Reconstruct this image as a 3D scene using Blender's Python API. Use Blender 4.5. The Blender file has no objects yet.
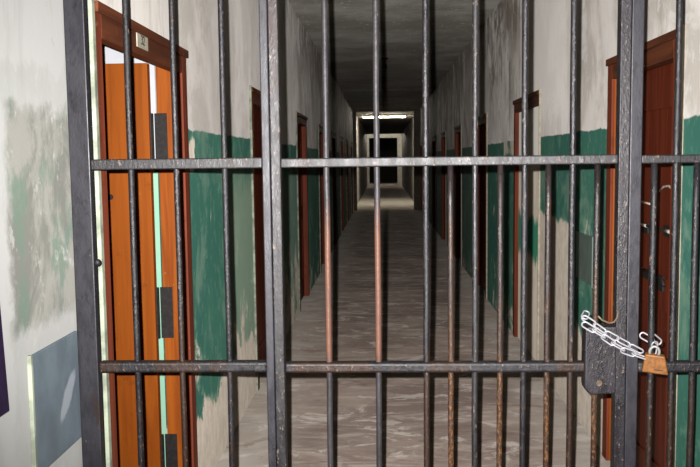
import bpy, bmesh, math, random
from mathutils import Vector, Matrix, Euler
random.seed(7)
C = bpy.context.scene.collection
S = bpy.context.scene
R = math.radians

# ------------------------------------------------------------------ camera frame
F, H = 826.0, 1.65
_f = Vector((32.0, 74.5, -F)).normalized()            # corridor axis seen in camera coordinates
_u = Vector((-math.sin(R(0.5)), math.cos(R(0.5)), 0)); _u = (_u - _f * _u.dot(_f)).normalized()
_r = _f.cross(_u)
M3 = Matrix((_r, _f, _u))                             # camera -> world
def ray(x, y): return M3 @ Vector((x - 350, 233.5 - y, -F))
def atY(x, y, Y):
    d = ray(x, y); t = Y / d.y; return Vector((d.x * t, Y, H + d.z * t))
def atX(x, y, X):
    d = ray(x, y); t = X / d.x; return Vector((X, d.y * t, H + d.z * t))
cam = bpy.data.cameras.new('camera'); co = bpy.data.objects.new('camera', cam); C.objects.link(co)
co.matrix_world = Matrix.Translation((0, 0, H)) @ M3.to_4x4()
cam.sensor_width = 36; cam.lens = F / 700 * 36; cam.clip_start = 0.02; cam.clip_end = 200
S.camera = co

XL, XR, ZC = -0.916, 1.217, 3.23                       # corridor section
YB, YE = -5.0, 58.0
WT = 0.12                                              # depth of a door recess
GY = 2.39                                              # front of the gate

# ------------------------------------------------------------------ node helper
class G:
    def __init__(s, name):
        s.m = bpy.data.materials.new(name); s.m.use_nodes = True
        s.t = s.m.node_tree; s.N = s.t.nodes; s.L = s.t.links
        s.b = s.N['Principled BSDF']
        s.co = s.N.new('ShaderNodeTexCoord').outputs['Object']
        sep = s.N.new('ShaderNodeSeparateXYZ'); s.L.new(s.co, sep.inputs[0])
        s.x, s.y, s.z = sep.outputs
    def _in(s, sock, v):
        if isinstance(v, bpy.types.NodeSocket): s.L.new(v, sock)
        else: sock.default_value = v
    def col(s, v): return v if isinstance(v, bpy.types.NodeSocket) else (*v, 1.0)
    def noise(s, sc=(1, 1, 1), scale=1.0, detail=5, rough=0.6, off=(0, 0, 0), dist=0.0):
        mp = s.N.new('ShaderNodeMapping'); s.L.new(s.co, mp.inputs[0])
        mp.inputs['Scale'].default_value = sc; mp.inputs['Location'].default_value = off
        n = s.N.new('ShaderNodeTexNoise'); s.L.new(mp.outputs[0], n.inputs['Vector'])
        n.inputs['Scale'].default_value = scale; n.inputs['Detail'].default_value = detail
        n.inputs['Roughness'].default_value = rough; n.inputs['Distortion'].default_value = dist
        return n.outputs[0]
    def step(s, v, a, b, lo=0.0, hi=1.0):
        n = s.N.new('ShaderNodeMapRange'); n.interpolation_type = 'SMOOTHSTEP'
        s._in(n.inputs[0], v)
        if a > b: a, b, lo, hi = b, a, hi, lo
        n.inputs[1].default_value = a; n.inputs[2].default_value = b
        n.inputs[3].default_value = lo; n.inputs[4].default_value = hi
        return n.outputs[0]
    def math(s, op, a, b=0.0, clamp=False):
        n = s.N.new('ShaderNodeMath'); n.operation = op; n.use_clamp = clamp
        s._in(n.inputs[0], a); s._in(n.inputs[1], b); return n.outputs[0]
    def add(s, a, b): return s.math('ADD', a, b)
    def mul(s, a, b): return s.math('MULTIPLY', a, b)
    def mix(s, f, a, b):
        n = s.N.new('ShaderNodeMix'); n.data_type = 'RGBA'
        s._in(n.inputs[0], f); s._in(n.inputs[6], s.col(a)); s._in(n.inputs[7], s.col(b)); return n.outputs[2]
    def box(s, v0, v1, z0, z1, e=0.06, wob=None):      # soft rectangle in (Y, Z) of the wall
        y, z = s.y, s.z
        if wob is not None: y = s.add(y, wob); z = s.add(z, wob)
        a = s.mul(s.step(y, v0 - e, v0 + e), s.step(y, v1 + e, v1 - e))
        b = s.mul(s.step(z, z0 - e, z0 + e), s.step(z, z1 + e, z1 - e))
        return s.mul(a, b)
    def bump(s, h, strength=0.3, dist=0.01):
        n = s.N.new('ShaderNodeBump'); n.inputs['Strength'].default_value = strength
        n.inputs['Distance'].default_value = dist
        s.L.new(h, n.inputs['Height']); s.L.new(n.outputs[0], s.b.inputs['Normal'])
    def done(s, color, rough=0.7, metal=0.0, spec=0.5, dr=0.0):
        s._in(s.b.inputs['Base Color'], s.col(color)); s._in(s.b.inputs['Roughness'], rough)
        s.b.inputs['Diffuse Roughness'].default_value = dr
        s._in(s.b.inputs['Metallic'], metal); s.b.inputs['Specular IOR Level'].default_value = spec
        return s.m

def plain(name, c, rough=0.6, metal=0.0, var=0.15, scale=30, spec=0.5):
    g = G(name); n = g.noise(scale=scale)
    d = tuple(v * (1 - var) for v in c); l = tuple(min(1, v * (1 + var)) for v in c)
    g.bump(n, 0.15, 0.002)
    return g.done(g.mix(g.step(n, .35, .65), d, l), rough, metal, spec)

# ------------------------------------------------------------------ materials
def wall_mat(side):
    g = G('worn_two_tone_wall_' + side)
    off = (0, 0, 0) if side == 'left' else (3.7, 11.3, 5.1)
    big = g.noise((1, 1, .45), 1.3, 6, .62, off)
    drip = g.noise((2.6, 2.6, .55), 1.5, 8, .72, off, 1.2)
    fine = g.noise((1, 1, .7), 14, 6, .7, off)
    mid = g.noise((1, 1, .8), 3.4, 8, .70, off, .8)
    blot = g.noise((1, 1, .75), 2.2, 7, .68, (off[0] + 9, off[1], off[2]), .5)
    white, dirty, brown = (.72, .68, .63), (.46, .425, .375), (.20, .16, .13)
    pl = g.mix(g.step(blot, .42, .60), white, dirty)
    pl = g.mix(g.mul(g.step(big, .50, .62), .5), pl, (.33, .30, .27))
    pl = g.mix(g.mul(g.step(drip, .54, .70), .5), pl, brown)
    pl = g.mix(g.mul(g.step(mid, .55, .60), .6), pl, (.70, .69, .66))
    pl = g.mix(g.mul(g.step(fine, .58, .72), .35), pl, (.34, .30, .26))
    pl = g.mix(g.mul(g.step(g.z, 2.35, 3.2), g.step(mid, .40, .60)), pl, (.22, .19, .16))      # mottled brown, denser towards the ceiling
    pl = g.mix(g.mul(g.step(g.y, 6.2, 4.4), .55 if side == 'left' else .35), pl, (.33, .31, .28))  # nearer plaster darkened in colour to offset the strong near flash
    if side == 'right':
        st = g.box(6.6, 9.6, 2.1, 3.3, .5)
        pl = g.mix(g.mul(st, g.step(g.add(g.mul(mid, .5), g.mul(drip, .5)), .46, .56, 0, .85)), pl, (.19, .155, .125))
        pl = g.mix(g.mul(g.box(6.6, 12, 1.8, 2.6, .4), g.step(blot, .50, .56, .0, .6)), pl, (.72, .69, .63))
        pl = g.mix(g.mul(g.box(5.5, 7.3, 1.85, 3.3, .3), .75), pl, (.84, .81, .75))
    # old green wainscot, top edge at 1.8 m
    wob = g.mul(g.add(mid, -.5), .05)
    gm = g.step(g.add(g.z, wob), 1.806, 1.796)
    green = g.mix(g.step(big, .35, .65), (.030, .108, .082), (.042, .140, .098))
    green = g.mix(g.mul(g.step(fine, .52, .70), .55), green, (.13, .24, .18))
    green = g.mix(g.mul(g.step(blot, .50, .62), .40), green, (.19, .27, .20))
    pale = (.30, .40, .30)
    low = g.step(g.z, 1.0, .0, 0, .11)
    p = g.add(mid, low)
    if side == 'left':
        p = g.add(p, g.mul(g.box(4.9, 5.9, .0, .85, .12), .10))
        p = g.add(p, g.mul(g.box(3.0, 6.9, -.5, .38, .12), .25))
        p = g.add(p, g.mul(g.box(3.90, 4.04, 1.60, 1.76, .03), .17))
        p = g.add(p, g.mul(g.box(6.9, 8.9, -.2, .8, .2), .10))
    else:
        p = g.add(p, g.mul(g.box(5.32, 7.6, -.5, 1.22, .10, wob), .40))
        p = g.add(p, g.mul(g.box(7.55, 8.35, 1.66, 1.9, .04), .26))
        p = g.add(p, g.mul(g.box(4.3, 5.32, -.5, .62, .15), .22))
        p = g.add(p, g.mul(g.box(2.2, 3.6, -.5, 2, .15), -.12))
    f1 = g.step(p, .60, .66); f2 = g.step(p, .655, .685)
    under = g.mix(g.step(fine, .35, .65), (.60, .53, .44), (.47, .41, .33))
    if side == 'left':
        green = g.mix(g.mul(g.box(4.85, 6.0, -.1, 1.55, .22, g.mul(g.add(mid, -.5), 1.0)), .6), green, (.27, .33, .24))
        green = g.mix(g.mul(g.box(6.8, 9.0, -.1, 1.50, .15, g.mul(g.add(mid, -.5), .6)), .45), green, (.25, .32, .25))
        pl = g.mix(g.mul(g.box(5.2, 9.0, 1.7, 3.4, .4), .45), pl, (.78, .74, .69))
    lower = g.mix(f1, green, g.mix(.5, pale, green))
    lower = g.mix(f2, lower, under)
    far_shade = g.mul(g.step(g.y, 8.5, 13.5), g.step(g.y, 26.5, 25.5))  # flash falloff down the corridor, painted as darker walls
    pl = g.mix(g.mul(far_shade, g.step(blot, .35, .60, .35, .8)), pl, (.16, .125, .10))
    lower = g.mix(g.mul(far_shade, .6), lower, (.08, .075, .06))
    gm = g.mul(gm, g.step(g.y, 25.5, 24.5))
    out = g.mix(gm, pl, lower)
    out = g.mix(g.mul(g.step(g.y, 31.5, 34), .9), out, (.07, .06, .05))  # shade beyond the lamp-lit stretch, painted as near-black walls
    if side == 'left':
        # the stretch in front of the gate: whitewash greyed against the near flash, the green rubbed to a grey-green patch
        near = g.step(g.y, 2.55, 2.45)
        w2 = g.mix(g.mul(g.step(drip, .5, .66), .35), (.29, .29, .278), (.18, .176, .162))
        pm = g.box(1.985, 2.6, 1.22, 1.80, .03, g.mul(g.add(fine, -.5), .14))
        pc = g.mix(g.step(mid, .42, .58), (.11, .112, .095), (.19, .187, .165))
        pc = g.mix(g.mul(g.step(g.noise((1, 1, .5), 6, 6, .7, (4, 2, 1)), .50, .60), .75), pc, (.075, .125, .09))
        pc = g.mix(g.mul(g.step(fine, .56, .66), .7), pc, (.31, .305, .285))
        pm = g.math('MAXIMUM', g.mul(pm, .9), g.mul(g.box(1.97, 2.6, -.2, 1.9, .02, g.mul(g.add(fine, -.5), .2)), .18))
        w2 = g.mix(pm, w2, pc)
        out = g.mix(near, out, w2)
    g.bump(g.add(fine, g.mul(f2, -.5)), .35, .006)
    return g.done(out, .75, 0, .2, .9)
MW = {'left': wall_mat('left'), 'right': wall_mat('right')}

def floor_mat():
    g = G('scuffed_corridor_floor')
    a = g.noise((1.0, 1.6, 1), .9, 8, .66, dist=.6)
    b = g.noise((.8, 3.2, 1), 2.2, 8, .72, (3, 9, 0), .5)
    f = g.noise((1, 1, 1), 22, 6, .7)
    p = g.noise((1.1, 1.6, 1), 2.8, 8, .72, (7, 3, 0), .9)
    c = g.mix(g.step(a, .40, .60), (.325, .262, .220), (.21, .163, .138))
    c = g.mix(g.mul(g.step(b, .50, .62), .45), c, (.50, .43, .37))
    c = g.mix(g.mul(g.step(b, .47, .36), .45), c, (.20, .15, .125))
    dust = g.math('MAXIMUM', g.step(g.x, -.40, -.85), g.step(g.x, .75, 1.15))
    c = g.mix(g.mul(dust, g.step(a, .42, .58, .25, .8)), c, (.48, .44, .38))
    c = g.mix(g.mul(g.step(p, .54, .62), .6), c, (.60, .54, .48))
    c = g.mix(g.mul(g.step(p, .42, .36), .5), c, (.17, .11, .09))
    c = g.mix(g.mul(g.step(f, .55, .72), .3), c, (.52, .46, .40))
    c = g.mix(g.mul(g.mul(g.step(g.y, 26, 28), g.step(g.y, 36, 34)), .8), c, (.78, .74, .66))  # pool of lamplight below the far tube, painted as paler floor
    g.bump(f, .25, .004)
    return g.done(c, .92, 0, .08, 1.0)
def ceil_mat():
    g = G('stained_ceiling_plaster')
    a = g.noise((1, 1, 1), .9, 7, .66, (2, 5, 1)); b = g.noise((1, 3, 1), 2.0, 7, .7)
    s = g.noise(scale=17, detail=3, rough=.5, off=(1, 1, 1))
    c = g.mix(g.step(a, .36, .62), (.50, .485, .43), (.30, .285, .24))
    c = g.mix(g.mul(g.step(b, .52, .66), .5), c, (.22, .20, .17))
    c = g.mix(g.step(s, .66, .70), c, (.85, .80, .66))
    c = g.mix(g.mul(g.step(g.y, 9, 16), .6), c, (.14, .115, .095))  # ceiling colour darkens with distance in place of flash falloff
    c = g.mix(g.mul(g.step(g.y, 31.5, 34), .9), c, (.06, .05, .04))  # shade past the tube lamp painted into the ceiling
    g.bump(b, .3, .01)
    return g.done(c, .85, 0, .1, .8)
M_FLOOR, M_CEIL = floor_mat(), ceil_mat()

def wood_mat(name, c1, c2, rough=.38, along='z', wear=.0):
    g = G(name)
    sc = {'z': (14, 14, .7), 'y': (14, .7, 14)}[along]
    n = g.noise(sc, 1.5, 6, .6, dist=.8); f = g.noise(scale=9, detail=6)
    c = g.mix(g.step(n, .35, .65), c1, c2)
    c = g.mix(g.mul(g.step(f, .60, .72), .35 + wear), c, tuple(v * .45 for v in c1))
    c = g.mix(g.mul(g.step(g.noise(scale=26, detail=6, off=(5, 5, 5)), .68, .72), .4 + wear), c, tuple(min(.4, v * 2.2 + .03) for v in c1))
    g.bump(n, .12, .002)
    return g.done(c, rough, 0, .12)
M_ORANGE = wood_mat('orange_varnished_plywood', (.27, .063, .006), (.36, .090, .009), .5)
M_JAMB = wood_mat('orange_brown_jamb_wood', (.42, .11, .012), (.26, .058, .008), .5)
M_RED = wood_mat('dark_red_brown_door_wood', (0.125, 0.0238, 0.0112), (0.2, 0.04, 0.0175), .5)
M_FRAME = wood_mat('red_brown_frame_wood', (0.299, 0.0676, 0.0312), (0.195, 0.0468, 0.0234), .55, wear=.2)
M_FRAMEH = wood_mat('weathered_header_wood', (0.204, 0.0624, 0.0264), (0.108, 0.036, 0.0192), .6, 'y', wear=.3)
M_CREAM = plain('cream_plaster_edge', (0.672, 0.592, 0.448), .8)
M_PALEGREEN = plain('pale_green_plaster_edge', (.36, .40, .30), .8, var=.35, scale=12)

def iron_mat(name, base, lit, rust, lo=.2, hi=.02, z0=.9, z1=1.4, seed=0, flake=.62, relief=.0022):
    g = G(name)
    n = g.noise((1, 1, .35), 26, 6, .7, (seed, seed * 2, 0)); s = g.noise((1, 1, .5), 130, 4, .7, (0, seed, 3))
    m = g.noise((1, 1, .3), 6, 5, .6, (seed, 1, seed)); p = g.noise((1, 1, .4), 38, 6, .75, (seed, 4, 2))
    c = g.mix(g.step(n, .35, .65), base, lit)
    c = g.mix(g.mul(g.step(p, .56, .62), .7), c, tuple(v * .35 for v in base))
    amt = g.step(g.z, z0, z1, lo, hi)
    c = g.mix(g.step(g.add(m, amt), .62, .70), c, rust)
    fl = g.step(g.add(s, g.mul(g.add(p, -.5), .35)), flake, flake + .05)
    c = g.mix(g.mul(fl, .85), c, (.15, .115, .09))
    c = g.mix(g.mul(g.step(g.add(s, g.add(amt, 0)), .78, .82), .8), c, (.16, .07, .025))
    g.bump(g.add(n, g.mul(g.add(s, p), .9)), .9, relief)
    return g.done(c, g.step(n, .3, .7, .36, .58), 0.0, .42)
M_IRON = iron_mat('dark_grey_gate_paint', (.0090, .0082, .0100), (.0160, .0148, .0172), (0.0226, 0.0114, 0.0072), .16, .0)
M_POST = iron_mat('slate_grey_post_paint', (0.0202, 0.0198, 0.0242), (0.0255, 0.0242, 0.0301), (0.0277, 0.0161, 0.0117), .05, -.1, flake=.68, relief=.0006)
M_RAIL = iron_mat('worn_grey_rail_paint', (.013, .012, .0135), (.023, .021, .022), (0.0263, 0.0171, 0.0141), .06, .06, flake=.61, relief=.0016)
M_BROWN = iron_mat('rust_brown_bar_paint', (0.0125, 0.0091, 0.0095), (0.0217, 0.0148, 0.0137), (0.0388, 0.0194, 0.0103), .26, .05)
M_BARE = iron_mat('reddish_worn_bar_paint', (0.0239, 0.0192, 0.0198), (0.0384, 0.0287, 0.0272), (0.0863, 0.0431, 0.0287), .05, .05, seed=4)
def bare_mat():
    g = G('bar_with_reddish_worn_stretch')
    n = g.noise((1, 1, .35), 26, 6, .7); s = g.noise((1, 1, .6), 75, 4, .7)
    c = g.mix(g.step(n, .35, .65), (.022, .020, .022), (.038, .034, .037))
    k = g.mul(g.step(g.z, 1.0, 1.1), g.step(g.z, 1.56, 1.40))
    c = g.mix(g.mul(k, g.step(n, .25, .5, .6, 1)), c, (.115, .052, .034))
    c = g.mix(g.mul(g.step(s, .66, .72), .8), c, (.15, .115, .09))
    g.bump(g.add(n, s), .8, .002)
    return g.done(c, .48, 0, .35)
M_WORN = bare_mat()
M_LOCK = iron_mat('blistered_lock_box_paint', (0.011, 0.0092, 0.0113), (0.0191, 0.0162, 0.0196), (0.0544, 0.0355, 0.0191), -.06, -.03, seed=9, flake=.61)
M_BLACK = plain('black_rusted_iron', (0.013, 0.0091, 0.0078), .7, .0, .5, 60)
M_CHAIN = plain('zinc_plated_steel', (0.351, 0.351, 0.3705), .42, .3, .08, 80)
M_BRASS = plain('tarnished_brass', (.20, .078, .016), .55, .2, .25, 70)
M_SHACK = plain('dull_steel', (0.252, 0.252, 0.234), .5, .4, .2, 80)
M_STEEL = plain('pale_worn_metal', (.80, .72, .60), .5, .3, .25, 60)
M_PLATE = plain('cream_enamel_plate', (0.6, 0.57, 0.435), .6, 0, .12, 40)
M_INK = plain('black_ink', (.02, .02, .02), .6)
M_RIM = plain('bare_metal_rim', (.12, .085, .05), .6, .2, .4, 60)
def board_mat(name, c, smear):
    g = G(name); n = g.noise((1, 1, .6), 9, 6, .65); f = g.noise(scale=40, detail=5)
    col = g.mix(g.step(n, .35, .65), tuple(v * .85 for v in c), tuple(v * 1.12 for v in c))
    if smear:
        y = g.add(g.y, g.add(-2.285, g.mul(g.add(f, -.5), .03))); z = g.add(g.z, -.985)
        u = g.mul(g.add(y, z), .707); v = g.mul(g.add(y, g.mul(z, -1)), .707)
        q = g.add(g.math('POWER', g.mul(g.math('ABSOLUTE', u), 1 / .085), 2.0), g.math('POWER', g.mul(g.math('ABSOLUTE', v), 1 / .028), 2.0))
        k = g.step(q, 1.25, .55)
        col = g.mix(g.mul(k, .75), col, (.50, .55, .60))
    g.bump(f, .2, .001)
    return g.done(col, .5)
M_BOARD = board_mat('slate_blue_board_paint', (0.1794, 0.23, 0.2645), True)
M_BOARD2 = board_mat('grey_green_board_paint', (0.216, 0.297, 0.252), False)
M_NAVY = plain('dark_purple_paint', (.022, .010, .045), .5)
def room_mat():
    g = G('cell_room_two_tone_wall'); n = g.noise(scale=5, detail=6); f = g.noise(scale=20)
    top = g.mix(g.step(n, .35, .65), (.72, .74, .78), (.64, .66, .70))
    bot = g.mix(g.step(n, .35, .65), (.36, .68, .48), (.40, .72, .54))
    g.bump(f, .2, .003)
    return g.done(g.mix(g.step(g.z, 1.61, 1.59), top, bot), .6)
M_ROOM = room_mat()
def far_mat():
    g = G('far_frame_plaster'); n = g.noise(scale=3)
    return g.done(g.mix(g.step(n, .35, .65), (.7, .67, .6), (.55, .52, .46)), .7)
M_FAR = far_mat()
me = bpy.data.materials.new('fluorescent_tube_light'); me.use_nodes = True
b = me.node_tree.nodes['Principled BSDF']; b.inputs['Base Color'].default_value = (.9, .9, .85, 1)
b.inputs['Emission Color'].default_value = (1, .93, .78, 1); b.inputs['Emission Strength'].default_value = 230
M_TUBE = me
M_BULB = me.copy(); M_BULB.name = 'added_bulb_light'; M_BULB.node_tree.nodes['Principled BSDF'].inputs['Emission Strength'].default_value = 2600  # glow of the added bulb that lights the far frame

# ------------------------------------------------------------------ mesh helpers
def obj(name, bm, mat, parent=None, smooth=False, bevel=0.0, seg=2):
    m = bpy.data.meshes.new(name); bmesh.ops.recalc_face_normals(bm, faces=bm.faces[:]); bm.to_mesh(m); bm.free()
    m.materials.append(mat)
    o = bpy.data.objects.new(name, m); C.objects.link(o)
    if smooth:
        for p in m.polygons: p.use_smooth = True
    if bevel:
        b = o.modifiers.new('bevel', 'BEVEL'); b.width = bevel; b.segments = seg; b.limit_method = 'ANGLE'
    if parent is not None:
        o.parent = parent; o.matrix_parent_inverse = Matrix.Translation(-parent.location)
    return o
def box(bm, x0, x1, y0, y1, z0, z1):
    vs = [bm.verts.new((x, y, z)) for x in (min(x0, x1), max(x0, x1)) for y in (y0, y1) for z in (z0, z1)]
    for f in ((0, 1, 3, 2), (4, 6, 7, 5), (0, 4, 5, 1), (2, 3, 7, 6), (0, 2, 6, 4), (1, 5, 7, 3)):
        bm.faces.new([vs[i] for i in f])
def bx(*a):
    bm = bmesh.new()
    for t in (a if isinstance(a[0], tuple) else (a,)): box(bm, *t)
    return bm
def tube(bm, pts, r, n=10, cap=True, closed=False):
    pts = [Vector(p) for p in pts]; rings = []; N = len(pts); prev = None
    for i, p in enumerate(pts):
        if closed: d = pts[(i + 1) % N] - pts[i - 1]
        else: d = pts[min(i + 1, N - 1)] - pts[max(i - 1, 0)]
        d.normalize()
        if prev is None:
            a = d.orthogonal().normalized()
        else:
            a = (prev - d * prev.dot(d)).normalized()
        prev = a; b = d.cross(a)
        rr = r[i] if isinstance(r, (list, tuple)) else r
        rings.append([bm.verts.new(p + (a * math.cos(2 * math.pi * k / n) + b * math.sin(2 * math.pi * k / n)) * rr) for k in range(n)])
    for i in range(N if closed else N - 1):
        A, B = rings[i], rings[(i + 1) % N]
        for k in range(n): bm.faces.new((A[k], A[(k + 1) % n], B[(k + 1) % n], B[k]))
    if cap and not closed: bm.faces.new(rings[0]); bm.faces.new(rings[-1])
    return bm
def thing(name, loc=(0, 0, 0), label=None, cat=None, group=None, kind=None):
    o = bpy.data.objects.new(name, None); C.objects.link(o); o.location = loc; o.empty_display_size = .1
    tag(o, label, cat, group, kind); return o
def tag(o, label=None, cat=None, group=None, kind=None):
    for k, v in (('label', label), ('category', cat), ('group', group), ('kind', kind)):
        if v: o[k] = v
    return o

# ------------------------------------------------------------------ doors layout
OH, IH, CW = 2.16, 2.05, .085                          # outer / inner height, casing width
LD = [(2.625, 3.85)] + [(2.69 + 3.08 * k, 3.85 + 3.08 * k) for k in range(1, 8)]
RD = [(3.42, 4.50)] + [(6.43, 7.64)] + [(9.62 + 3.08 * k, 10.75 + 3.08 * k) for k in range(6)]

def corridor_wall(name, s, X, doors, label, through=()):
    bm = bmesh.new(); o = s * WT; y = YB
    for i, (a, b_) in enumerate(doors):
        a2, b2 = a + .04, b_ - .04
        box(bm, X, X + o, y, a2, 0, ZC)
        box(bm, X, X + o, a2, b2, OH - .04, ZC)
        y = b2
    box(bm, X, X + o, y, YE, 0, ZC)
    # outer leaf of the masonry
    X2 = X + o; y = YB
    for i in through:
        a, b_ = doors[i]; a2, b2 = a + .04, b_ - .04
        box(bm, X2, X2 + s * .005, y, a2, 0, ZC); box(bm, X2, X2 + s * .005, a2, b2, OH - .04, ZC); y = b2
    box(bm, X2, X2 + s * .12, max(y, 4.2 if through else y), YE, 0, ZC)
    if through: box(bm, X2, X2 + s * .005, y, 4.2, 0, ZC); 
    w = obj(name, bm, MW['left' if s < 0 else 'right'])
    return tag(w, label, 'wall', kind='structure')
corridor_wall('wall_left', -1, XL, LD, 'long left corridor wall, stained white plaster over peeling green wainscot', (0,))
corridor_wall('wall_right', 1, XR, RD, 'long right corridor wall, stained white plaster over peeling teal wainscot')
RX, RY0, RY1 = -3.6, 1.0, 3.90                          # the room behind the open door
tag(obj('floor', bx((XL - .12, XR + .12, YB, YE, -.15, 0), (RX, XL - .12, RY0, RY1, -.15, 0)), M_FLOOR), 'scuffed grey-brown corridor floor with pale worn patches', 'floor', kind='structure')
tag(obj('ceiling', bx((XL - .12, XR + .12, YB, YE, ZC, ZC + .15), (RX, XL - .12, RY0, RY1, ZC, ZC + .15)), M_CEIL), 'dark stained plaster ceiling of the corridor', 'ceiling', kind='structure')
tag(obj('trim_1', bx(XL, XR, 19.0, 19.35, ZC - .03, ZC), M_CEIL), 'shallow plaster beam crossing the ceiling far down the corridor', 'beam', kind='structure')
tag(obj('wall_room_far', bx(RX, XL - .125, RY1, RY1 + .12, 0, ZC), M_ROOM), 'white and mint green partition wall seen behind the open orange door', 'wall', kind='structure')
tag(obj('wall_room_left', bx(RX - .12, RX, RY0, RY1, 0, ZC), M_ROOM), 'outer wall of the room behind the open orange door', 'wall', kind='structure')
tag(obj('wall_room_near', bx(RX, XL - .125, RY0 - .12, RY0, 0, ZC), M_ROOM), 'near wall of the room behind the open orange door', 'wall', kind='structure')
# far end: pale framed opening into darkness
YF = 51.0
tag(obj('wall_far', bx((XL, XL + .13, YF, YF + .2, 0, ZC), (XR - .27, XR, YF, YF + .2, 0, ZC), (XL + .13, XR - .27, YF, YF + .2, ZC - .29, ZC), (XL + .13, XR - .27, YF, YF + .2, 0, .13)), M_FAR),
    'pale square frame closing the far end of the dark corridor', 'wall', kind='structure')
tag(obj('wall_end', bx(XL, XR, YE - .1, YE, 0, ZC), M_BLACK), 'end wall painted black for the darkness beyond the pale frame', 'wall', kind='structure')  # black colour stands for the unlit depth behind the frame
tag(obj('wall_back', bx(XL, XR, YB, YB + .1, 0, ZC), M_CREAM), 'cream wall behind the photographer closing the corridor', 'wall', kind='structure')

PY = 26.5
tag(obj('trim_2', bx((XL, XL + .10, PY, PY + .3, 0, ZC), (XR - .20, XR, PY, PY + .3, 0, ZC), (XL + .10, XR - .20, PY, PY + .3, ZC - .07, ZC)), M_CEIL), 'plaster pilasters and beam framing the lit part of the corridor', 'pilaster', kind='structure')
tag(obj('trim_3', bx(XL, XR, 46, 46.3, ZC - .19, ZC), M_CEIL), 'dark ceiling beam added to hide the bulb before the pale far frame', 'beam', kind='structure')  # added beam, keeps the bulb behind it out of view
# ------------------------------------------------------------------ doors
ordn = ['first', 'second', 'third', 'fourth', 'fifth', 'sixth', 'seventh', 'eighth']
def door(n, s, a, b_, style, label):
    X = XL if s < 0 else XR; i = -s                    # i points into the corridor
    d = thing('door_%d' % n, (X, (a + b_) / 2, 0), label, 'door', kind='structure')
    P = .014
    dep = s * (WT - .012)
    a2, b2 = a + (.06 if style == 'open' else CW), b_ - CW
    infill = style == 'infill'
    parts = [(X, X + dep, b2, b_ - .02, 0, OH)]; face = [(X + i * P, X, b2, b_, 0, OH)]
    if not infill: parts.append((X, X + dep, a + .02, a2, 0, OH)); face.append((X + i * P, X, a, a2, 0, OH))
    obj('door_frame', bx(*parts), M_JAMB if style in ('open', 'latched') else M_FRAME, d, bevel=.002)
    obj('casing', bx(*face), M_FRAME, d, bevel=.003)
    hd = obj('door_header', bx((X + i * P, X + (dep if style != 'open' else s * .03), a2 if not infill else a, b2, IH, OH), (X + i * (P + .012), X + i * P, a, b_, OH - .035, OH)), M_FRAMEH, d, bevel=.003)
    edge = M_CREAM if s > 0 else M_PALEGREEN
    obj('plaster_edge', bx(X + i * .016, X, a - (.03 if style == 'open' else .016), a, 0, OH + .01), edge, d, bevel=.004)
    if style == 'open':
        # leaf swung 90 degrees into the room, hinged on the far jamb
        hx = X - WT - .014
        lf = obj('door_leaf', bx(hx - .84, hx, b2 - .045, b2 - .005, .012, 2.092), M_ORANGE, d, bevel=.003)
        kh = bmesh.new(); c = atY(110.5, 197, b2 - .045)
        bmesh.ops.create_cone(kh, cap_ends=True, segments=20, radius1=.013, radius2=.013, depth=.004, matrix=Matrix.Translation((c.x, b2 - .046, c.z)) @ Matrix.Rotation(R(90), 4, 'X'))
        obj('knob_hole', kh, M_BLACK, lf)
        for z0, z1 in ((1.62, 1.87), (.83, 1.07), (.13, .37)):
            h = obj('hinge', bx((X - WT - .0, X - .062, b2 - .004, b2, z0, z1), (hx - .002, X - WT - .004, b2 - .02, b2 - .004, z0, z1)), M_BLACK, d, bevel=.002)
            k = bmesh.new(); tube(k, [(X - WT - .012, b2 - .022, z0 + .004), (X - WT - .012, b2 - .022, z1 - .004)], .006, 10)
            obj('hinge_pin', k, M_BLACK, h, smooth=False)
    elif style == 'infill':
        inf = obj('plaster_infill', bx(X + s * .02, X + dep, a + .03, b2, 0, IH), M_INFILL, d)
    else:
        lf = obj('door_leaf', bx((X + s * .05, X + s * .09, a2, b2, .01, IH), (X + s * .042, X + s * .05, a2 + .0, a2 + .10, .01, IH), (X + s * .042, X + s * .05, b2 - .10, b2, .01, IH),
                                 (X + s * .042, X + s * .05, a2 + .1, b2 - .1, 1.86, IH), (X + s * .042, X + s * .05, a2 + .1, b2 - .1, .95, 1.1), (X + s * .042, X + s * .05, a2 + .1, b2 - .1, .01, .22)), M_RED, d, bevel=.003)
    return d
def infill_mat():
    g = G('plastered_up_doorway'); n = g.noise((1, 1, .6), 5, 7, .7, (1, 2, 3)); f = g.noise(scale=24)
    c = g.mix(g.step(n, .35, .65), (.76, .68, .55), (.62, .56, .45))
    c = g.mix(g.step(g.add(g.z, g.mul(g.add(n, -.5), .3)), 1.58, 1.62), c, (.80, .78, .70))
    gk = g.box(6.2, 8.0, .80, 1.16, .05, g.mul(g.add(n, -.5), .5))
    c = g.mix(gk, c, (.045, .24, .15))
    g.bump(f, .3, .004)
    return g.done(c, .7, 0, .2, 1.0)
M_INFILL = infill_mat()

door(1, -1, *LD[0], 'open', 'first left doorway, open, with an orange plywood door and numbered header')
for k in range(1, 8):
    door(k + 1, -1, *LD[k], 'closed', '%s doorway on the left wall counted from the gate, dark red-brown closed door' % ordn[k])
dA = door(9, 1, *RD[0], 'latched', 'first right doorway beside the padlock, closed dark red door with latches')
door(10, 1, *RD[1], 'infill', 'second right doorway, red-brown frame around a plastered-up opening with green smear')
for k in range(2, 8):
    door(k + 9, 1, *RD[k], 'closed', '%s doorway on the right wall counted from the gate, dark red-brown closed door' % ordn[k])
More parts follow.
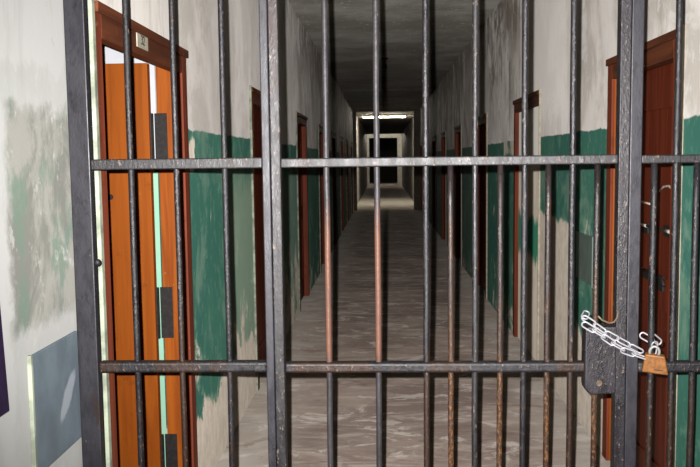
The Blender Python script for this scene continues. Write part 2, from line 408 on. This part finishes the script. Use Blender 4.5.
# number plates on the headers
pa, pb = atX(132.5, 40, XL), atX(143.5, 44, XL)
npo = obj('number_plate', bx(XL + .014, XL + .018, pa.y, pb.y, 2.075, 2.143), M_PLATE, bpy.data.objects['door_1'], bevel=.001)
cu = bpy.data.curves.new('digits', 'FONT'); cu.body = '32'; cu.size = .050; cu.align_x = 'CENTER'; cu.align_y = 'CENTER'; cu.extrude = .0006
to = bpy.data.objects.new('digits_tmp', cu); C.objects.link(to)
bpy.context.view_layer.update()
dm = bpy.data.meshes.new_from_object(to); bpy.data.objects.remove(to)
dm.transform(Matrix.Translation((XL + .0186, (pa.y + pb.y) / 2, 2.104)) @ Matrix(((0, 0, 1, 0), (1, 0, 0, 0), (0, 1, 0, 0), (0, 0, 0, 1))))
dm.materials.clear(); dm.materials.append(M_INK)
dg = bpy.data.objects.new('digits', dm); C.objects.link(dg); dg.parent = npo; dg.matrix_parent_inverse = Matrix.Identity(4)
pa = atX(646, 64, XR)
obj('number_plate', bx(XR - .018, XR - .014, pa.y, pa.y + .10, 2.065, 2.13), M_PLATE, dA, bevel=.001)
# latches of the closed right door
XD = XR + .042
def lp(x, y): return atX(x, y, XD - .012)
leafA = [c for c in dA.children if c.name.startswith('door_leaf')][0]
def rod(name, pts, r, mat, par):
    bm = bmesh.new(); tube(bm, [lp(*p) for p in pts], r, 8); return obj(name, bm, mat, par, smooth=True)
rod('hook', [(660, 191), (664, 186.5), (669, 186), (672, 189), (673.5, 193)], .005, M_STEEL, leafA)
rod('latch_bar', [(641, 201.5), (652, 204.5)], .005, M_STEEL, leafA)
rod('bolt', [(641, 225), (648, 226), (668, 232)], .007, M_BLACK, leafA)
rod('bolt_end', [(641, 224.5), (647, 226)], .0075, M_STEEL, leafA)
rod('bolt_end', [(666, 230.5), (671, 232.5)], .0085, M_STEEL, leafA)
rod('hasp', [(642, 269), (650, 272), (662, 279), (664, 286)], .008, M_BLACK, leafA)
rod('hasp_tip', [(642, 268.5), (650, 272)], .006, M_STEEL, leafA)
def bplate(name, x0, y0, x1, y1, mat):
    p, q = atX(x0, y0, XD), atX(x1, y1, XD)
    obj(name, bx(XD - .008, XD + .002, min(p.y, q.y), max(p.y, q.y), min(p.z, q.z), max(p.z, q.z)), mat, leafA, bevel=.002)
bplate('keeper_plate', 643, 222, 649, 234, M_BLACK)
bplate('keeper_plate', 665, 225, 672, 238, M_BLACK)
bplate('keeper_plate', 658, 274, 664, 292, M_BLACK)
bplate('keeper_plate', 643, 268, 650, 280, M_BLACK)

# ------------------------------------------------------------------ wall boards
bl = thing('wall_board', (XL, 2.2, .82), 'slate blue board with a white smear on the left wall beside the gate post', 'board')
obj('board_panel', bx(XL, XL + .010, 2.06, 2.378, .832, 1.155), M_BOARD, bl, bevel=.003)
obj('board_edge', bx(XL, XL + .012, 2.048, 2.06, .828, 1.158), M_PALEGREEN, bl, bevel=.002)
br = thing('wall_board', (XR, 5.0, .9), 'grey-green board on the right wall between the teal wainscot and the lock box', 'board')
obj('board_panel', bx(XR - .008, XR, 4.80, 5.19, .90, 1.175), M_BOARD2, br, bevel=.003)
obj('board_edge', bx((XR - .010, XR, 4.792, 4.80, .89, 1.185), (XR - .010, XR, 4.80, 5.2, 1.175, 1.187)), M_BOARD2, br, bevel=.002)
pn = thing('wall_panel', (XL, 1.7, 1.05), 'dark purple panel at the left picture edge on the near white wall', 'panel')
bm = bmesh.new(); q = [(1.3, 1.06), (1.900, 1.06), (1.875, 1.37), (1.3, 1.37)]
A = [bm.verts.new((XL, y, z)) for y, z in q]; B = [bm.verts.new((XL + .02, y, z)) for y, z in q]
bm.faces.new(A); bm.faces.new(B[::-1])
for k in range(4): bm.faces.new((A[k], A[(k + 1) % 4], B[(k + 1) % 4], B[k]))
obj('panel_sheet', bm, M_NAVY, pn, bevel=.003)
obj('panel_frame', bx((XL, XL + .024, 1.29, 1.30, 1.05, 1.38), (XL, XL + .024, 1.30, 1.870, 1.37, 1.38)), M_NAVY, pn, bevel=.002)

# ------------------------------------------------------------------ gate
def bar(x, z0, z1, mat, par, r=.0090, name='bar'):
    bm = bmesh.new(); n = 14; pts = []
    k = max(2, int((z1 - z0) / .12))
    for q in range(k + 1):
        pts.append((x + random.uniform(-.0007, .0007), GY + .017, z0 + (z1 - z0) * q / k))
    tube(bm, pts, r, 12); return obj(name, bm, mat, par, smooth=True)
ZT = 2.95
BZ = .012
def rails(x0, x1, par, up=(1.628, 1.656), lo=(1.021, 1.053), x1lo=None):
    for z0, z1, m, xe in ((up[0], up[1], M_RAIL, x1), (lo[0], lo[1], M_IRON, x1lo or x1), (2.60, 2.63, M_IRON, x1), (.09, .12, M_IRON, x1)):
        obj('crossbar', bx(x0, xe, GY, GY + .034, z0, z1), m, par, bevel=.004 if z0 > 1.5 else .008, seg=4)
gl = thing('iron_grille', (-.6, GY, 0), 'fixed barred iron panel left of the gate, in front of the open orange door', 'grille')
obj('post', bx(-.912, -.852, GY - .003, GY + .03, 0, ZC - .002), M_POST, gl, bevel=.003)
obj('stile', bx(-.3475, -.324, GY - .002, GY + .036, .0, ZT), M_POST, gl, bevel=.003)
rails(-.852, -.3475, gl, (1.628, 1.659), (1.023, 1.056))
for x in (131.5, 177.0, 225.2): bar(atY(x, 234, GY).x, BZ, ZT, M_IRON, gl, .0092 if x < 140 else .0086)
lug = bmesh.new(); c = atY(93.5, 263, GY)
bmesh.ops.create_uvsphere(lug, u_segments=12, v_segments=8, radius=.011, matrix=Matrix.Translation((-.846, GY + .012, c.z)))
obj('stud', lug, M_LOCK, gl, smooth=True)

gt = thing('barred_gate', (.2, GY, 0), 'closed barred iron gate in the middle, with lock box on its right', 'gate')
obj('stile', bx(-.322, -.2935, GY - .004, GY + .036, BZ, ZT), M_RAIL, gt, bevel=.003)
obj('stile', bx(.673, .7035, GY - .004, GY + .036, BZ, ZT), M_LOCK, gt, bevel=.003)
rails(-.2935, .673, gt, (1.628, 1.655), (1.021, 1.052))
full = {327: M_WORN, 377.4: M_WORN, 426.4: M_IRON, 475.6: M_RAIL, 525: M_IRON, 573: M_IRON}
half = {451: M_BROWN, 501: M_BROWN, 549: M_BROWN, 598: M_BROWN}
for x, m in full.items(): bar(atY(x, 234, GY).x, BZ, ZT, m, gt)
for x, m in half.items(): bar(atY(x, 234, GY).x, BZ, 1.635, m, gt, .0085)
# lock box with rounded lower left corner
bm = bmesh.new(); x0, x1, z0, z1 = .583, .6735, .958, 1.160
out = [(x1, z0 + .004), (x1, z1), (x0 + .008, z1), (x0, z1 - .01), (x0, z0 + .03)] + [(x0 + .03 - .03 * math.cos(t), z0 + .03 - .03 * math.sin(t)) for t in [R(20), R(45), R(70), R(90)]]
A = [bm.verts.new((p[0], GY - .014, p[1])) for p in out]; B = [bm.verts.new((p[0], GY + .034, p[1])) for p in out]
bm.faces.new(A); bm.faces.new(B[::-1])
for k in range(len(out)): bm.faces.new((A[k], A[(k + 1) % len(out)], B[(k + 1) % len(out)], B[k]))
lb = obj('lock_box', bm, M_LOCK, gt, bevel=.005, seg=3)
kb = bmesh.new(); c = atY(599, 383, GY - .0145)
bmesh.ops.create_cone(kb, cap_ends=True, segments=16, radius1=.009, radius2=.009, depth=.003, matrix=Matrix.Translation((c.x, GY - .0150, c.z)) @ Matrix.Rotation(R(90), 4, 'X'))
obj('keyhole_plate', kb, M_RIM, lb)
rm = bmesh.new(); tube(rm, [atY(*p, GY - .012) for p in ((598, 316), (602, 320), (609, 323), (614, 322), (617, 318), (618, 311))], .0028, 8)
obj('worn_rim', rm, M_RIM, lb, smooth=True)
for z in (2.3, 1.36, .5):
    hb = bmesh.new(); tube(hb, [(-.323, GY - .012, z - .045), (-.323, GY - .012, z + .045)], .0085, 12)
    if z != 1.36: obj('hinge', hb, M_RAIL, gt, smooth=False)
    else: hb.free()

gr = thing('iron_grille', (.9, GY, 0), 'fixed barred iron panel right of the padlock, in front of the dark red door', 'grille')
obj('post', bx(.7045, .7385, GY - .003, GY + .036, 0, ZC - .002), M_POST, gr, bevel=.003)
rails(.7385, XR - .002, gr, (1.628, 1.652), (1.020, 1.052))
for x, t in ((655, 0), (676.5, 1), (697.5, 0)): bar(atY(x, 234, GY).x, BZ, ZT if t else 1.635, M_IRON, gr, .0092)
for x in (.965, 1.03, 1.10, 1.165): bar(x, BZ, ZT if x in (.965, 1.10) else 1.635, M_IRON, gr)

# ------------------------------------------------------------------ chain and padlock
chain = thing('chain', tuple(atY(612, 338, GY - .02)), 'shiny steel chain wound round the lock box and gate post', 'chain')
def link_mesh():
    bm = bmesh.new(); L, W = .0155, .0088; pts = []
    for k in range(8): t = -math.pi / 2 + math.pi * k / 7; pts.append((L + W * math.cos(t) - .002, W * math.sin(t), 0))
    for k in range(8): t = math.pi / 2 + math.pi * k / 7; pts.append((-L + W * math.cos(t) + .002, W * math.sin(t), 0))
    tube(bm, pts, .0025, 8, closed=True)
    m = bpy.data.meshes.new('link'); bm.to_mesh(m); bm.free(); m.materials.append(M_CHAIN)
    for p in m.polygons: p.use_smooth = True
    return m
LM = link_mesh()
def strand(pts, y0s, rolls=(35, -55), pitch=.0365):
    P = [atY(x, y, Y) for (x, y), Y in zip(pts, y0s)]
    seg = [(P[i + 1] - P[i]).length for i in range(len(P) - 1)]; tot = sum(seg); n = max(1, round(tot / pitch))
    for k in range(n):
        s = (k + .5) * tot / n; i = 0
        while i < len(seg) - 1 and s > seg[i]: s -= seg[i]; i += 1
        p = P[i].lerp(P[i + 1], s / seg[i]); d = (P[i + 1] - P[i]).normalized()
        o = bpy.data.objects.new('link', LM); C.objects.link(o)
        q = Vector((0, -1, 0)); zc = (q - d * q.dot(d)).normalized(); yc = zc.cross(d)
        m = Matrix((d, yc, zc)).transposed().to_4x4() @ Matrix.Rotation(R(rolls[k % 2] + random.uniform(-6, 6)), 4, 'X')
        o.parent = chain; o.matrix_parent_inverse = Matrix.Translation(-chain.location)
        o.matrix_basis = Matrix.Translation(p) @ m
F1 = GY - .026
strand([(583, 317), (597, 326), (610, 335), (627, 344), (642, 352)], [F1] * 5)
strand([(584, 324), (600, 334), (614, 344), (628, 352), (645, 358)], [F1 - .008] * 5, (20, -70))
strand([(587, 312), (584, 318)], [GY + .012, F1 + .006])
strand([(642, 335), (652, 341)], [GY + .05, GY + .045], (0, 0), .045)
strand([(652, 336), (660, 343)], [GY + .03, GY - .006], (10, 0), .045)
strand([(655, 343), (653, 354)], [GY - .010, GY - .03], (60, 0), .045)
pc = atY(656, 363.5, F1 - .012)
pl = thing('padlock', tuple(pc), 'brass padlock hanging from the steel chain right of the gate post', 'padlock')
W2, H2, T2 = .036, .0275, .012
bm = bx(-W2, W2, -T2, T2, -H2, H2)
for v in bm.verts:
    if v.co.z > 0: v.co.x *= .74; v.co.x -= .006
body = obj('body', bm, M_BRASS, None, bevel=.004, seg=3); body.parent = pl
sh = bmesh.new(); pts = [(-.018, 0, .018)] + [(-.001 * 8 + -.013 * math.cos(t) , 0, .034 + .016 * math.sin(t)) for t in [math.pi * k / 9 for k in range(10)]] + [(.002, 0, .018)]
tube(sh, pts, .0042, 10); s_ = obj('shackle', sh, M_SHACK, None, smooth=True); s_.parent = pl
kh = bx(-.004, .020, -T2 - .0008, -T2 + .001, -.016, -.014); k_ = obj('groove', kh, M_BLACK, None); k_.parent = body
pl.rotation_euler = Euler((R(6), R(5), R(-14)))

# ------------------------------------------------------------------ ceiling fixtures
c = Vector((.06, 13.2, ZC))
cs = thing('ceiling_socket', (c.x, c.y, ZC), 'small black empty lamp socket on the dark corridor ceiling', 'lamp socket')
bm = bmesh.new(); tube(bm, [(c.x, c.y, ZC), (c.x, c.y, ZC - .02)], [.055, .045], 16); obj('rose', bm, M_BLACK, cs)
bm = bmesh.new(); tube(bm, [(c.x, c.y, ZC - .02), (c.x, c.y, ZC - .10)], .006, 8); obj('cord', bm, M_BLACK, cs)
bm = bmesh.new(); tube(bm, [(c.x, c.y, ZC - .10), (c.x, c.y, ZC - .13), (c.x, c.y, ZC - .16)], [.02, .03, .026], 14); obj('lamp_holder', bm, M_BLACK, cs)
LY = 30.0; x0, x1 = atY(363, 118, LY).x, atY(405, 118, LY).x
ft = thing('fluorescent_lamp', ((x0 + x1) / 2, LY, ZC), 'lit fluorescent tube across the ceiling far down the corridor', 'lamp')
obj('housing', bx(x0 - .03, x1 + .03, LY - .14, LY + .14, ZC - .055, ZC), M_PLATE, ft, bevel=.005)
for x in (x0 - .025, x1 + .005): obj('end_cap', bx(x, x + .02, LY - .02, LY + .02, ZC - .10, ZC - .055), M_PLATE, ft)
bm = bmesh.new(); tube(bm, [(x0, LY, ZC - .08), (x1, LY, ZC - .08)], .015, 12); obj('tube', bm, M_TUBE, ft, smooth=True)
gb = thing('added_frame_lamp', (.15, 48.6, ZC), 'added bulb, hidden behind the beam, lighting the pale far frame', 'lamp')  # added light source, put in only to brighten the far frame
obj('lamp_base', bx(.10, .20, 48.55, 48.65, ZC - .02, ZC), M_PLATE, gb, bevel=.003)
bm = bmesh.new(); bmesh.ops.create_uvsphere(bm, u_segments=12, v_segments=8, radius=.035, matrix=Matrix.Translation((.15, 48.6, ZC - .05)))
obj('bulb', bm, M_BULB, gb, smooth=True)

# ------------------------------------------------------------------ light: the camera's flash
fl = bpy.data.lights.new('camera_flash', 'SPOT'); fl.energy = 1060; fl.spot_size = R(76); fl.spot_blend = 1.0
fl.shadow_soft_size = .005; fl.color = (1, .97, .96)
fo = bpy.data.objects.new('camera_flash', fl); C.objects.link(fo)
fo.matrix_world = Matrix.Translation((-.027, -.01, H + .030)) @ Euler((R(90 - 1.5), 0, R(-1))).to_matrix().to_4x4()
w = bpy.data.worlds.new('world'); S.world = w; w.use_nodes = True
w.node_tree.nodes['Background'].inputs[0].default_value = (0, 0, 0, 1)
S.view_settings.view_transform = 'Standard'; S.view_settings.look = 'None'; S.view_settings.gamma = 1
S.view_settings.use_curve_mapping = False; S.view_settings.exposure = 0.0
S.cycles.use_denoising = True; S.cycles.max_bounces = 14; S.cycles.diffuse_bounces = 8
